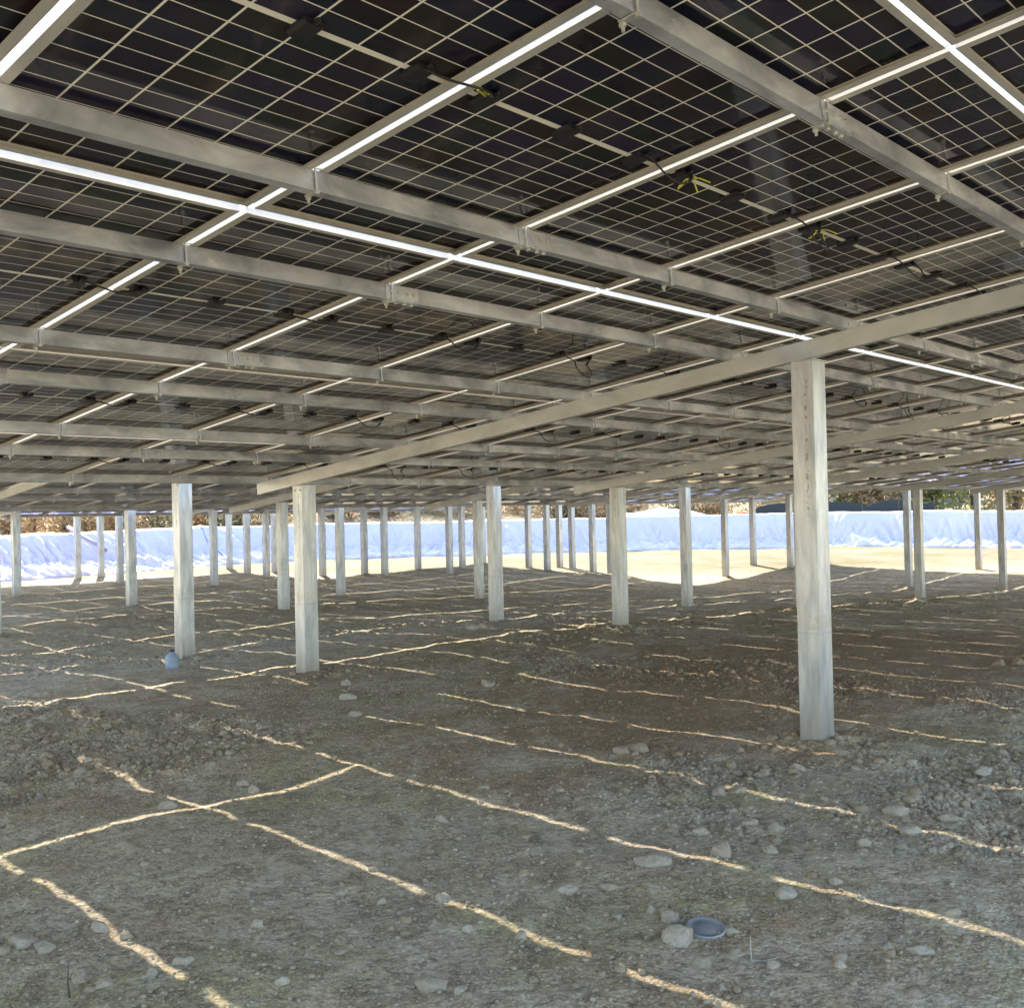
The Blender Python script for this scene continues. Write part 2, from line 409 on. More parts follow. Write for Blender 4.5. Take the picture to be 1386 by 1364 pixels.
# single stones, the larger ones placed as in the photograph
def rock(px, py, wpx, tall, label, seed, flat=False, cat='stone'):
    x, y, z = hit(px, py); d = Vector((x, y, z - CAMZ)).length; s = wpx / F_PX * d / 2
    r = random.Random(seed); import bmesh
    bm = bmesh.new(); bmesh.ops.create_icosphere(bm, subdivisions=2 if wpx < 14 else 3, radius=1)
    planes = [(Vector((r.uniform(-1, 1), r.uniform(-1, 1), r.uniform(-.3, 1))).normalized(), r.uniform(.5, .85)) for _ in range(12)]
    ox = r.uniform(0, 50)
    for v in bm.verts:
        for nrm, dd in planes:
            k = v.co.dot(nrm) - dd
            if k > 0: v.co -= nrm * k * .97
        q = v.co
        v.co += v.co.normalized() * ((float(vn(q.x * 3 + ox, q.y * 3 + q.z * 2.3, seed)) - .5) * .18 + (float(vn(q.x * 8 + ox, q.y * 8 + q.z * 6, seed)) - .5) * .07)
        v.co.x *= 1.08; v.co.y *= .9; v.co.z *= tall
    me = bpy.data.meshes.new('stone'); bm.to_mesh(me); bm.free(); me.materials.append(rock_m)
    me.polygons.foreach_set('use_smooth', [wpx >= 14] * len(me.polygons))
    o = link('stone', me, None, (x, y, z + s * tall * .22), (r.uniform(-.1, .1), r.uniform(-.1, .1), AZ - pi / 2 + r.uniform(-.4, .4)))
    o.scale = (s, s, s); tag(o, label, cat, 'stones lying on the bare earth'); return o
BIG = [(585, 1337, 42, .72, 'largest blocky pale stone, near the bottom edge left of centre'), (623, 1343, 22, .6, 'small rounded stone touching the shadow of the blocky stone'),
 (1064, 1213, 30, .75, 'yellowish rounded stone right of the metal lid beside a light streak'), (977, 1156, 30, .95, 'upright oval grey stone above the metal lid'),
 (1042, 1152, 20, .9, 'round grey stone right of the upright oval stone'), (949, 1128, 20, .8, 'pale rounded stone left above the upright oval stone'),
 (1050, 1123, 24, .8, 'brownish round stone directly above the round grey stone'), (1018, 1116, 24, .6, 'flat brownish stone left of the brownish round stone'),
 (973, 1075, 22, .8, 'rounded stone on the light streak left of the near post'), (998, 1070, 24, .5, 'low flat stone beside the streak left of the near post'),
 (884, 1168, 46, .5, 'broad low half-buried boulder on the light streak above centre'), (842, 1018, 22, .8, 'round stone at the left of the dirt lumps before the near post'),
 (866, 1016, 30, .7, 'wide lumpy stone at the right of the dirt lumps before the near post'), (881, 1234, 16, .9, 'small upright pale stone left of the metal lid'),
 (905, 1244, 26, .75, 'angular stone second left from the metal lid'), (922, 1273, 44, .8, 'big angular stone touching the lower left of the metal lid'),
 (990, 1259, 20, .55, 'flat oval stone touching the right of the metal lid'), (948, 1306, 26, .7, 'grey stone just below the metal lid'),
 (1048, 1307, 18, .8, 'yellowish small stone right of the pale dry stalk'), (836, 1240, 18, .6, 'flat pale stone well left of the metal lid'),
 (768, 1204, 28, .5, 'flat grey stone under the broad half-buried boulder'), (822, 1200, 28, .5, 'flat pale stone right of its twin below the boulder'),
 (704, 1268, 18, .8, 'small tan stone beside the middle light streak'), (632, 1258, 16, .8, 'single grey stone below the middle light streak'),
 (655, 1066, 16, .6, 'small pale stone near the upper middle streak'), (600, 1216, 22, .7, 'grey stone at the end of the long left streak'),
 (598, 1110, 18, .7, 'small pale round stone left of the centre streak'), (517, 1222, 16, .8, 'lone roundish stone left of the streak stone'),
 (229, 1093, 28, .75, 'grey boulder at the crossing of two light streaks'), (344, 1072, 18, 1.0, 'upright tan stone on the cross streak'), (327, 1062, 18, .8, 'grey stone touching the upright tan stone'),
 (350, 1253, 18, .8, 'small white stone alone in the left foreground'), (30, 1276, 34, .55, 'broad flat stone at the far left foreground'),
 (58, 1284, 28, .65, 'pale stone right of the broad flat stone at far left'), (171, 1267, 20, .7, 'pale stone touching the lower left streak'), (248, 1303, 24, .9, 'pointed pale stone at the end of the lower left streak'),
 (204, 1318, 18, .8, 'small grey stone below the lower left streak'), (110, 1326, 24, .7, 'rounded stone right of the dark twig'), (142, 1332, 26, .6, 'grey stone second right of the dark twig'),
 (136, 1258, 24, .8, 'brown stone left of the lower left streak'), (382, 1330, 18, .9, 'small upright stone at the bottom left of centre'),
 (1168, 1142, 22, .6, 'tan stone in the rubble beside the right streak'), (1210, 1100, 36, .5, 'broad low stone in the right rubble'), (1288, 1108, 28, .5, 'flat greenish stone right in the rubble'),
 (1232, 1128, 26, .7, 'grey lump in the middle of the right rubble'), (1131, 1195, 18, .8, 'small pointed stone alone right of centre'), (1258, 1189, 22, .6, 'pale stone left in the pair at the right'),
 (1358, 1132, 18, .6, 'small white stone near the right edge'), (1284, 1234, 26, .5, 'low pale stone in the right foreground'), (1200, 1284, 26, .6, 'tan stone in the lower right foreground'),
 (1245, 1288, 30, .5, 'flat stone right of the tan stone lower right'), (1137, 1307, 16, .9, 'small pointed pale stone in the lower right'),
 (660, 927, 20, .8, 'brown round stone alone in the middle distance'), (469, 926, 14, .8, 'upper small stone of three beyond the cross streak'), (471, 945, 22, .8, 'middle stone of three beyond the cross streak'),
 (480, 968, 24, .6, 'lowest stone of three beyond the cross streak'), (1045, 1000, 18, .8, 'brown lump left at the foot of the near post'), (1140, 1020, 20, .6, 'grey lump right at the foot of the near post'),
 (1080, 1040, 20, .6, 'tan lump below the foot of the near post'), (1330, 1046, 26, .5, 'low stone near the right edge behind the rubble'), (1232, 1034, 22, .5, 'flat stone right of the near post'),
 (640, 852, 16, .9, 'pale stone left of the foot of the blue-sided middle post'), (653, 850, 14, .9, 'pinkish stone touching the middle post foot'), (1352, 900, 24, .7, 'brown stone at the end of the bright right streak'), (1378, 898, 16, .8, 'pale stone at the right edge by the bright streak')]
for i, (a, b_, w, t, lab) in enumerate(BIG): rock(a, b_, w * 1.05, t, lab, 100 + i)
# smaller loose stones nobody would tell apart
for i in range(70):
    while True:
        px = random.uniform(5, 1380); py = 1000 + 355 * random.random() ** .8
        x, y, z = hit(px, py)
        if float(clump(np.array([x]), np.array([y]))[0]) > random.random() * .8 and min(math.hypot(x - p[0], y - p[1]) for p in POSTS) > .25 and math.hypot(px - 955, py - 1259) > 45: break
    rock(px, py, random.uniform(8, 14), random.uniform(.45, .8), 'small loose grey-brown stone lying in the stony foreground', 500 + i)

# ------------------------------------------------------------------ solar roof
SL = .111; TILT = atan(SL); CT = cos(TILT)
TAB = {1: 3.25, 2: 2.99 + SL * 10.66, 3: 2.97 + SL * 20.05, 4: 2.97 + SL * 29.45}     # plane z = TAB - SL*y (underside of the frames)
def pz(t, y): return TAB[t] - SL * y
ROWS = [(1, -1.0624), (1, 1.2476), (1, 3.594), (1, 5.900), (1, 8.236)]
ROWS += [(2, 10.72 + k * 2.355) for k in range(4)] + [(3, 20.17 + k * 2.355) for k in range(4)] + [(4, 29.63 + k * 2.355) for k in range(2)]
ROWNAME = ['nearest row overhead', 'row before the blue gap', 'row beyond the blue gap', 'fourth row of the near roof', 'last row of the near roof',
 'first row of the second roof', 'second row of the second roof', 'third row of the second roof', 'last row of the second roof',
 'first row of the third roof', 'second row of the third roof', 'third row of the third roof', 'last row of the third roof', 'first row of the farthest roof', 'last row of the farthest roof']
XR = {1: (-4, 30), 2: (1, 29), 3: (4, 23), 4: (6, 17)}    # column ranges, column i spans gap i .. i+1 at 2.35 + 1.14 i
PITCHX = 1.14; X0 = 2.35

def frame_mesh():
    m = MB(); w, l = MW / 2, ML / 2
    for s in (-1, 1):
        a, b = sorted((s * w, s * (w - .0022))); m.box(a, b, -l, l, 0, .028)
        a, b = sorted((s * (w - .0022), s * (w - .036))); m.box(a, b, -l, l, 0, .002)
        a, b = sorted((s * (w - .0022), s * (w - .009))); m.box(a, b, -l, l, .0265, .028)
        a, b = sorted((s * (w - .0022), s * (w - .010))); m.box(a, b, -l, l, .0195, .021)
        a, b = sorted((s * l, s * (l - .0022))); m.box(-w + .0022, w - .0022, a, b, 0.0003, .0277)
        a, b = sorted((s * (l - .0022), s * (l - .026))); m.box(-w + .036, w - .036, a, b, 0.0003, .0021)
    return m.mesh('frame', alu)
def glass_mesh():
    m = MB(); w, l = MW / 2 - .003, ML / 2 - .003; m.box(-w, w, -l, l, .0213, .0262); return m.mesh('laminate', glass_m)
def jbox_mesh():
    m = MB(); m.prism([(-.038, .0212), (-.038, .012), (-.028, .004), (.028, .004), (.038, .012), (.038, .0212)], -.045, .04, 'y')
    m.box(-.022, .022, .04, .05, .008, .0205); m.cyl((0, -.045, .013), (0, -.064, .011), .008, n=8)
    return m.mesh('junction_box', black_m)
def cable_mesh(k):
    r = random.Random(k); m = MB(); a = Vector((.42, -.05, .013)); b = Vector((PITCHX - .42, -.05, .013))
    pts = []; n = 26; dr = r.uniform(.03, .09); lp = r.choice([0, 1, 1])
    for i in range(n + 1):
        t = i / n; p = a.lerp(b, t); p.z -= dr * sin(pi * t) + .004; p.y -= .05 * sin(pi * t) + .012 * sin(7 * t + k)
        if lp:
            ph = np.clip((t - .25) / .45, 0, 1) * 2 * pi
            p += Vector((-.05 * sin(ph), -.02 * (1 - cos(ph)), -.045 * (1 - cos(ph))))
        pts.append(p)
    m.tube(pts, .0045, 6)
    q = pts[n * 3 // 4]; q2 = pts[n * 3 // 4 + 3]; m.cyl(q, q2, .008, n=8)
    return m.mesh('cable', cable_m, True)
def tie_mesh(k):
    m = MB(); r = random.Random(k)
    if k == 0:
        m.tube([(0, 0, 0), (-.03, -.02, -.008), (-.085, -.035, -.012), (-.09, -.03, -.02), (-.035, -.012, -.016)], .004, 6)
        m.tube([(-.05, -.02, -.01), (-.055, -.045, -.03)], .003, 6)
    else:
        for a in (.3, 1.6, 2.7, 3.9, 5.2):
            m.tube([(0, 0, -.012), (.03 * cos(a), .03 * sin(a), -.02), (.07 * cos(a), .07 * sin(a), -.045 - .01 * sin(3 * a))], .003, 6)
    return m.mesh('cable_tie', tie_m)
FR, GL, JB = frame_mesh(), glass_mesh(), jbox_mesh(); CB = [cable_mesh(k) for k in range(5)]; TI = [tie_mesh(0), tie_mesh(1)]
ORD = ['first', 'second', 'third', 'fourth', 'fifth', 'sixth', 'seventh', 'eighth', 'ninth', 'tenth', 'eleventh', 'twelfth']
def ordn(i): return ORD[i] if i < 12 else ('%dth' % (i + 1) if (i + 1) % 10 not in (1, 2, 3) else '%d%s' % (i + 1, {1: 'st', 2: 'nd', 3: 'rd'}[(i + 1) % 10]))
mods = []
for ri, (t, s0) in enumerate(ROWS):
    yc = (s0 + ML / 2) * CT if t == 1 else None
    if t != 1:
        yb = {2: 10.72, 3: 20.17, 4: 29.63}[t]; yc = yb + (s0 - yb + ML / 2) * CT
    ycr = yc
    for ci in range(*XR[t]):
        if ri == 0 and ci < -3: continue
        xc = X0 + PITCHX * (ci + .5); cnt = []; yb_ = 0; yc = ycr - (.030 if ri == 4 and ci >= 3 else 0)
        for a in np.linspace(-.5, .5, 5):
            for b_ in np.linspace(-.5, .5, 7): cnt.append((xc + a * MW, yc + b_ * ML * CT, pz(t, yc + b_ * ML * CT)))
        vis = inframe(cnt); d = math.hypot(xc, yc)
        q = [proj(p) for p in cnt]; 
        mods.append(dict(t=t, ri=ri, ci=ci, x=xc, y=yc, z=pz(t, yc), vis=vis, d=d))
for ri in range(len(ROWS)):
    v = sorted([m for m in mods if m['ri'] == ri and m['vis']], key=lambda m: m['ci'])
    for k, m in enumerate(v): m['k'] = k
mods.sort(key=lambda m: (not m['vis'], m['d']))
rest = []
tie_at = {(1, 0): 0, (1, 1): 1, (1, 2): 1, (1, -2): 1}
for n, m in enumerate(mods):
    hero = m['vis'] and n < 295
    if not hero: rest.append(m); continue
    e = link('solar_panel', None, None, (m['x'], m['y'], m['z']), (-TILT, 0, 0))
    if m['vis']:
        tag(e, 'dark solar panel, %s from the left in the %s' % (ordn(m['k']), ROWNAME[m['ri']]), 'solar panel', 'solar panels forming the roof')
    else:
        tag(e, 'dark solar panel of the roof reaching out of the picture', 'solar panel', 'solar panels forming the roof')
    link('frame', FR, e); lam = link('laminate', GL, e)
    if m['d'] < 24:
        for jx in (-.42, 0, .42): link('junction_box', JB, lam, (jx, 0, 0))
    if m['d'] < 17: link('cable', CB[(m['ci'] * 3 + m['ri'] * 2) % 5], e)
    if (m['ri'], m['ci']) in tie_at:
        k = tie_at[(m['ri'], m['ci'])]; c = link('cable_tie', TI[k], e, (-.45, -.05, 0) if k == 0 else (-.42, -.06, 0)); c['label'] = 'yellow-green cable tie ends at the junction box'
if rest:
    V = []; Fc = []; mats = []
    fv = np.array([v.co for v in FR.vertices]); gv = np.array([v.co for v in GL.vertices])
    mb = MB(); ff = [tuple(p.vertices) for p in FR.polygons]; gf = [tuple(p.vertices) for p in GL.polygons]
    # a local copy of the cell grid is drawn from the object coordinates; the rows share one pitch
    far_glass = glass_material(True)
    mi = []; uvs = []
    for m in rest:
        Mx = Matrix.Translation((m['x'], m['y'], m['z'])) @ Matrix.Rotation(-TILT, 4, 'X')
        mb.add([Mx @ Vector(v) for v in fv], ff); mi += [0] * len(ff); uvs += [(0, 0)] * sum(len(f) for f in ff)
        mb.add([Mx @ Vector(v) for v in gv], gf); mi += [1] * len(gf); uvs += [(gv[i][0], gv[i][1]) for f in gf for i in f]
    me = mb.mesh('far_solar_panels', alu); me.materials.append(far_glass); me.polygons.foreach_set('material_index', mi)
    ul = me.uv_layers.new(name='UVMap'); ul.data.foreach_set('uv', np.array(uvs, dtype=np.float32).ravel())
    tag(link('far_solar_panels', me), 'distant solar panels of the roof merging into one thin strip', 'solar panels', kind='stuff')

# purlins
def c_prof(w, h, t, lip, flip=1):
    # web on the -u side, open to +u, top at w=0
    p = [(0, 0), (w, 0), (w, -lip), (w - t, -lip), (w - t, -t), (t, -t), (t, -h + t), (w - t, -h + t), (w - t, -h + lip), (w, -h + lip), (w, -h), (0, -h)]
    return [(flip * a, b) for a, b in p]
PL = 5 * PITCHX
def rail_mesh(L):
    m = MB(); m.prism(c_prof(.042, .080, .003, .014), 0.004, L - .004, 'x'); return m.mesh('rail', galv)
def hook_mesh():
    m = MB()
    m.cyl((0, -.008, .006), (0, -.008, -.094), .0045, n=6); m.cyl((-.006, -.008, .004), (.04, -.008, .004), .004, n=6)
    m.box(-.012, .012, -.014, .052, -.0865, -.0825); m.cyl((0, .046, -.0825), (0, .046, -.112), .0055, n=6); m.cyl((0, .046, -.088), (0, .046, -.097), .011, n=6)
    m.cyl((0, -.008, -.0865), (0, -.008, -.096), .010, n=6)
    return m.mesh('hook_bolt', bolt_m)
def splice_mesh():
    m = MB(); m.box(-.11, .11, -.0035, -.0005, -.076, -.004); m.box(-.11, .11, -.0035, .038, -.0845, -.0808)
    return m.mesh('splice_plate', galv)
def bolt_mesh():
    m = MB(); m.cyl((0, 0, 0), (0, 0, .0085), .010, n=6); return m.mesh('bolt', bolt_m)
RAIL = {}; HK, SP, SB = hook_mesh(), splice_mesh(), bolt_mesh()
for ri, (t, s0) in enumerate(ROWS):
    yb = 0 if t == 1 else {2: 10.72, 3: 20.17, 4: 29.63}[t]
    for side, off in (('upper', -.72), ('lower', .72)):
        yc = yb + (s0 - yb + ML / 2 + off) * CT
        xa = X0 + PITCHX * XR[t][0] - .02; xe = X0 + PITCHX * XR[t][1] + .05
        # joints staggered from row to row, one falls where the photograph shows it
        j0 = X0 + PITCHX * {(-.72, 1): 1, (.72, 1): 1, (-.72, 0): -1, (.72, 0): 2, (-.72, 2): 1, (.72, 2): 1, (-.72, 3): 0, (.72, 3): 3, (-.72, 4): 2, (.72, 4): 4}.get((off, ri), (ri * 2 + (off > 0)) % 5)
        if ri == 0 and off > 0: j0 = X0 + PITCHX * 3
        js = [xa]; x = j0 + .06
        while x > xa + 1: x -= PL
        while x < xe - 1:
            if x > xa + 1: js.append(x)
            x += PL
        js.append(xe); k = 0
        for a, b_ in zip(js[:-1], js[1:]):
            L = round(b_ - a, 3); d = math.hypot((a + b_) / 2, yc)
            pts = [(a + (b_ - a) * u, yc, pz(t, yc)) for u in np.linspace(0, 1, 15)]
            vis = inframe(pts)
            if not vis and ri not in (0,1,2,3,4,5): continue
            if L not in RAIL: RAIL[L] = rail_mesh(L)
            e = link('roof_purlin', None, None, (a, yc, pz(t, yc) - .0015), (-TILT, 0, 0))
            if vis:
                tag(e, 'steel purlin, %s from the left, %s side of the %s' % (ordn(k), 'near' if off < 0 else 'far', ROWNAME[ri]), 'purlin', 'steel purlins carrying the panels'); k += 1
            else: tag(e, 'galvanised steel purlin running out of the picture', 'purlin', 'steel purlins carrying the panels')
            link('rail', RAIL[L], e)
            if d < 24 and vis:
                i0 = math.ceil((a - X0) / PITCHX - .02); xg = X0 + PITCHX * i0
                while xg < b_ - .05:
                    link('hook_bolt', HK, e, (xg - a - .012, 0, 0)); xg += PITCHX
                if a > xa + .01:
                    sp = link('splice_plate', SP, e, (0, 0, 0)); 
                    if d < 16:
                        for bx in (-.075, -.03, .03, .075):
                            link('bolt', SB, sp, (bx, -.0035, -.040), (pi / 2, 0, 0)); link('bolt', SB, sp, (bx, .02, -.0845), (pi, 0, 0))

# rafters and posts
def rafter(t, x, ylo, yhi, label):
    L = (yhi - ylo) / CT
    m = MB(); m.prism(c_prof(.055, .122, .004, .018), 0, L, 'y')
    e = link('roof_beam', None, None, (x - .055, ylo, pz(t, ylo) - .085), (-TILT, 0, 0))
    tag(e, label, 'beam', 'sloping roof beams on the posts')
    m.build('channel', galv_beam, e)
    if math.hypot(x, (ylo + yhi) / 2) < 26:
        for ri, (tt, s0) in enumerate(ROWS):
            if tt != t: continue
            yb = 0 if t == 1 else {2: 10.72, 3: 20.17, 4: 29.63}[t]
            for off in (-.72, .72):
                yc = yb + (s0 - yb + ML / 2 + off) * CT; u = (yc - ylo) / CT
                if 0 < u < L:
                    c = MB(); c.box(.0, .05, u - .055, u - .004, 0.0005, .005); c.box(.0, .05, u - .009, u - .0045, .005, .07)
                    c.cyl((.025, u - .03, .005), (.025, u - .03, .014), .010, n=6); c.cyl((.025, u - .009, .04), (.025, u - .018, .04), .010, n=6)
                    c.build('cleat', bolt_m, e)
PW, PD = .18, .165    # x, y size
def post(x, y, t, label):
    top = pz(t, y + PD / 2) - .085 - .124 ; g = gh(x + .3, y) - .0
    gb = min(gh(x + a, y + b_) for a in (-.1, .1) for b_ in (-.1, .1)) - .15
    e = link('steel_post', None, None, (x, y, gb + .15)); tag(e, label, 'post', 'galvanised posts holding up the roof')
    w, d, th, lip = PW, PD, .004, .035
    prof = [(-w / 2, -d / 2), (w / 2, -d / 2), (w / 2, -d / 2 + lip), (w / 2 - th, -d / 2 + lip), (w / 2 - th, -d / 2 + th), (-w / 2 + th, -d / 2 + th),
            (-w / 2 + th, d / 2 - th), (w / 2 - th, d / 2 - th), (w / 2 - th, d / 2 - lip), (w / 2, d / 2 - lip), (w / 2, d / 2), (-w / 2, d / 2)]
    m = MB(); m.prism(prof, -.15, top - gb - .15, 'z'); so = m.build('shaft', post_m, e)
    bv = so.modifiers.new('bevel', 'BEVEL'); bv.width = .004; bv.segments = 2; bv.limit_method = 'ANGLE'
    T = top - gb - .15
    p = MB(); p.box(-w / 2 - .012, w / 2 + .012, -d / 2 - .012, d / 2 + .012, T + .0005, T + .0065); p.build('cap_plate', galv_beam, e)
    if math.hypot(x, y) < 20:
        for yy in (-.045, .045): link('bolt', SB, e, (-w / 2 - .0005, yy, T - .05), (0, -pi / 2, 0))
PLAB = {(6.79, 3.42, 1): 'tall thick grey steel post in the right foreground, largest of all', (6.79, 9.27, 1): 'pale steel post at the left centre under the low end of the beam',
 (12.36, 9.27, 1): 'steel post standing in a dirt mound right of centre', (6.79, 11.77, 2): 'bluish steel post at the left with the blue bottle at its foot', (12.36, 11.77, 2): 'blue-sided steel post nearest the middle of the picture',
 (17.93, 11.77, 2): 'steel post with blue edge left of the tall foreground post'}
RL = {1: 'near roof', 2: 'second roof', 3: 'third roof', 4: 'farthest roof'}
for (x, y, t) in POSTS:
    tall = y in (3.42, 11.77, 21.10, 30.40)
    if t==1 and x<1: lab='galvanised steel post standing just outside the left edge'
    else:
        xs = {1: T1X, 2: T2X, 3: T3X, 4: T4X}[t]
        lab = PLAB.get((x, y, t), 'distant steel post, %s under the %s edge of the %s' % (ordn(xs.index(x) - (t == 1)), 'high' if tall else 'low', RL[t]))
    post(x, y, t, lab)
for i, (px, py) in enumerate([(137, 779), (335, 776), (361, 781), (437, 779), (521, 778), (566, 770), (609, 777), (626, 769), (716, 767), (741, 771), (758, 768), (775, 768), (803, 774), (1020, 762), (1070, 768)]):
    x, y, z = hit(px, py)
    e = link('steel_post', None, None, (x, y, z)); tag(e, 'thin distant steel post, %s from the left of the outermost row near the shadow edge' % ordn(i), 'post', 'galvanised posts holding up the roof')
    w, d = PW, PD; m = MB(); m.prism([(-w / 2, -d / 2), (w / 2, -d / 2), (w / 2, -d / 2 + .035), (w / 2 - .004, -d / 2 + .035), (w / 2 - .004, -d / 2 + .004), (-w / 2 + .004, -d / 2 + .004),
        (-w / 2 + .004, d / 2 - .004), (w / 2 - .004, d / 2 - .004), (w / 2 - .004, d / 2 - .035), (w / 2, d / 2 - .035), (w / 2, d / 2), (-w / 2, d / 2)], -.2, CAMZ + .5 - z, 'z'); m.build('shaft', post_m, e)
    m = MB(); m.box(-w / 2 - .01, w / 2 + .01, -d / 2 - .01, d / 2 + .01, CAMZ + .5005 - z, CAMZ + .507 - z); m.build('cap_plate', galv_beam, e)
for x in T1X: rafter(1, x - .03 if x > 1 else x, -1.3, 10.03, {0.50: 'galvanised roof beam just outside the left edge', 6.79: 'long pale sloping beam crossing the picture over the tall foreground post'}.get(x, 'sloping steel beam of the near roof, %s behind the foreground beam' % ordn(max(0, T1X.index(x) - 2))))
for x in T2X: rafter(2, x - .03, 10.9, 19.4, 'sloping steel beam of the second roof, %s from the left' % ordn(T2X.index(x)))
for x in T3X: rafter(3, x - .03, 20.3, 28.9, 'sloping steel beam of the third roof, %s from the left' % ordn(T3X.index(x)))
for x in T4X: rafter(4, x - .03, 29.8, 33.9, 'sloping steel beam of the farthest roof, %s from the left' % ordn(T4X.index(x)))

# ------------------------------------------------------------------ plastic sheeting on the bank
def sheet_material():
    m, nt, b = newmat('pale_blue_plastic_sheet'); T = NT(nt); g = T.n('ShaderNodeNewGeometry')
    n = T.noise(g.outputs['Position'], .8, 4, .6); n2 = T.noise(g.outputs['Position'], 6, 4, .6)
    c = T.mix(n.outputs[0], (.50, .50, .76), (.72, .70, .88))
    T.l(c, b.inputs['Base Color']); b.inputs['Roughness'].default_value = .38; b.inputs['Specular IOR Level'].default_value = .6
    T.bump(n2.outputs[0], .5, .03, b); return m
sheet_m = sheet_material(); white_sheet = plain('white_plastic_sheet', (.80, .80, .82), .45, 0, .08)
def bank_point(px, D, ):       # a point on the ground below image column px, D metres ahead
    r = ray(px, 690); k = D / r.dot(fw0); return (r.x * k, r.y * k)
BANK = [(-420, 28), (-200, 31), (0, 33.6), (120, 36), (240, 39), (360, 42.5), (490, 43.5), (690, 44.5), (860, 45.5), (1080, 45), (1190, 43.5), (1386, 40.5), (1600, 37), (1900, 33)]
BP = [bank_point(a, d) for a, d in BANK]
def bank_interp(u):            # u in picture columns
    for (a, _), (b_, _), p, q in zip(BANK[:-1], BANK[1:], BP[:-1], BP[1:]):
        if u <= b_ or b_ == BANK[-1][0]:
            t = (u - a) / (b_ - a); return Vector((p[0] + (q[0] - p[0]) * t, p[1] + (q[1] - p[1]) * t, 0))
def bank_frame(u):
    a = bank_interp(u - 3); b_ = bank_interp(u + 3); d = (b_ - a).normalized(); n = Vector((-d.y, d.x, 0))   # n points away from the camera
    if n.dot(fw0) < 0: n = -n
    return bank_interp(u), d, n
def apr(u): return 1.45 - .30 * float(sstep(230, 400, u)) - .20 * float(sstep(640, 840, u))
def sheet(name, u0, u1, apron, label, seed, top=1.42):
    nu = int((u1 - u0) * 1.1); nv = 34; V = []; 
    s = 0; prev = None
    Us = np.linspace(u0, u1, nu + 1); FRM = [bank_frame(u) for u in Us]
    S_ = (Us + 320) * .034
    SS, VV = np.meshgrid(S_, np.linspace(0, 1, nv + 1), indexing='ij')
    F1 = fbm(SS * 1.1 + VV * 2.6, VV * .7 + SS * .1, 3, 3); F2 = np.abs(fbm(SS * 2.4 + VV * 3.0, VV * 1.5, 10, 2))
    F3 = fbm(SS * 5.5 - VV * 6, VV * 3, 12, 2); F4 = fbm(S_ * .7, S_ * 0, 3, 2)
    for i in range(nu + 1):
        apron = apr(Us[i]); H0 = .42 - .14 * float(sstep(640, 840, Us[i])); ext = .35 * float(1 - sstep(230, 400, Us[i])); p, d, n = FRM[i]; base0 = float(base_h(p.x, p.y))
        if prev is not None: s += (p - prev).length
        prev = p; lift = .05 if min(Us[i] - u0, u1 - Us[i]) < 10 and seed == 21 else 0
        for j in range(nv + 1):
            v = j / nv
            if v < .5: out = apron * (v / .5); h = H0 * (v / .5)
            elif v < .93:
                w = (v - .5) / .43; out = apron + .42 * w + ext * w; h0 = H0; h = h0 + (top - h0) * w
            else: w = (v - .93) / .07; out = apron + .42 + ext + .32 * w; h = top + .02 * w
            # diagonal pulled folds and rumples
            amp = .52 * sin(pi * min(v / .9, 1)) ** .6 if v < .9 else .02
            f = F1[i, j]; f2 = F2[i, j]; f3 = F3[i, j]
            q = p + n * out; base = base0
            k = amp * (f * 1.2 + f2 * 1.2 + f3 * .5) + lift
            edge = .05 * F4[i] * (v > .8)
            V.append(q - n * k * .45 + Vector((0, 0, base + max(h + k * .75, .0) + edge * 2 + (.03 if v > .02 else -.05))))
    idx = np.arange((nu + 1) * (nv + 1)).reshape(nu + 1, nv + 1)
    Fq = np.stack([idx[:-1, :-1].ravel(), idx[1:, :-1].ravel(), idx[1:, 1:].ravel(), idx[:-1, 1:].ravel()], 1)
    o = link(name, np_mesh(name, np.array([tuple(v) for v in V]), Fq, sheet_m, True)); so = o.modifiers.new('thickness', 'SOLIDIFY'); so.thickness = .01
    tag(o, label, 'plastic sheet', 'plastic sheets covering the bank'); return o
sheet('plastic_sheet', -300, 318, 1.45, 'streaky blue and white plastic sheet on the bank at the left', 3)
sheet('plastic_sheet', 312, 752, 1.15, 'blue plastic sheet with slanting folds on the bank behind the middle posts', 21)
sheet('plastic_sheet', 744, 1880, .78, 'long smooth blue plastic sheet with white rumpled foot at the right', 37)
# earth bank behind the sheet and the land beyond
def land_material():
    m, nt, b = newmat('dry_grass_land'); T = NT(nt); g = T.n('ShaderNodeNewGeometry')
    n = T.noise(g.outputs['Position'], .35, 5, .65, .5); n2 = T.noise(g.outputs['Position'], 3, 5, .7)
    c = T.mix(T.ramp(n.outputs[0], [(.38, 0.0), (.62, 1.0)]), (.20, .15, .09), (.13, .13, .055))
    c = T.mix(T.ramp(n2.outputs[0], [(.4, .6), (.6, 0.0)]), c, (.07, .05, .03))
    T.l(c, b.inputs['Base Color']); b.inputs['Roughness'].default_value = .95; T.bump(n2.outputs[0], .8, .15, b); return m
land_m = land_material()
V = []; nu = 150; offs = [(-.35, .1), (-.15, 1.1), (.05, 1.38), (1.2, 1.42), (6, 1.45), (9, 1.6), (16, 1.9), (30, 2.6), (60, 3.5), (140, 4), (330, 4)]
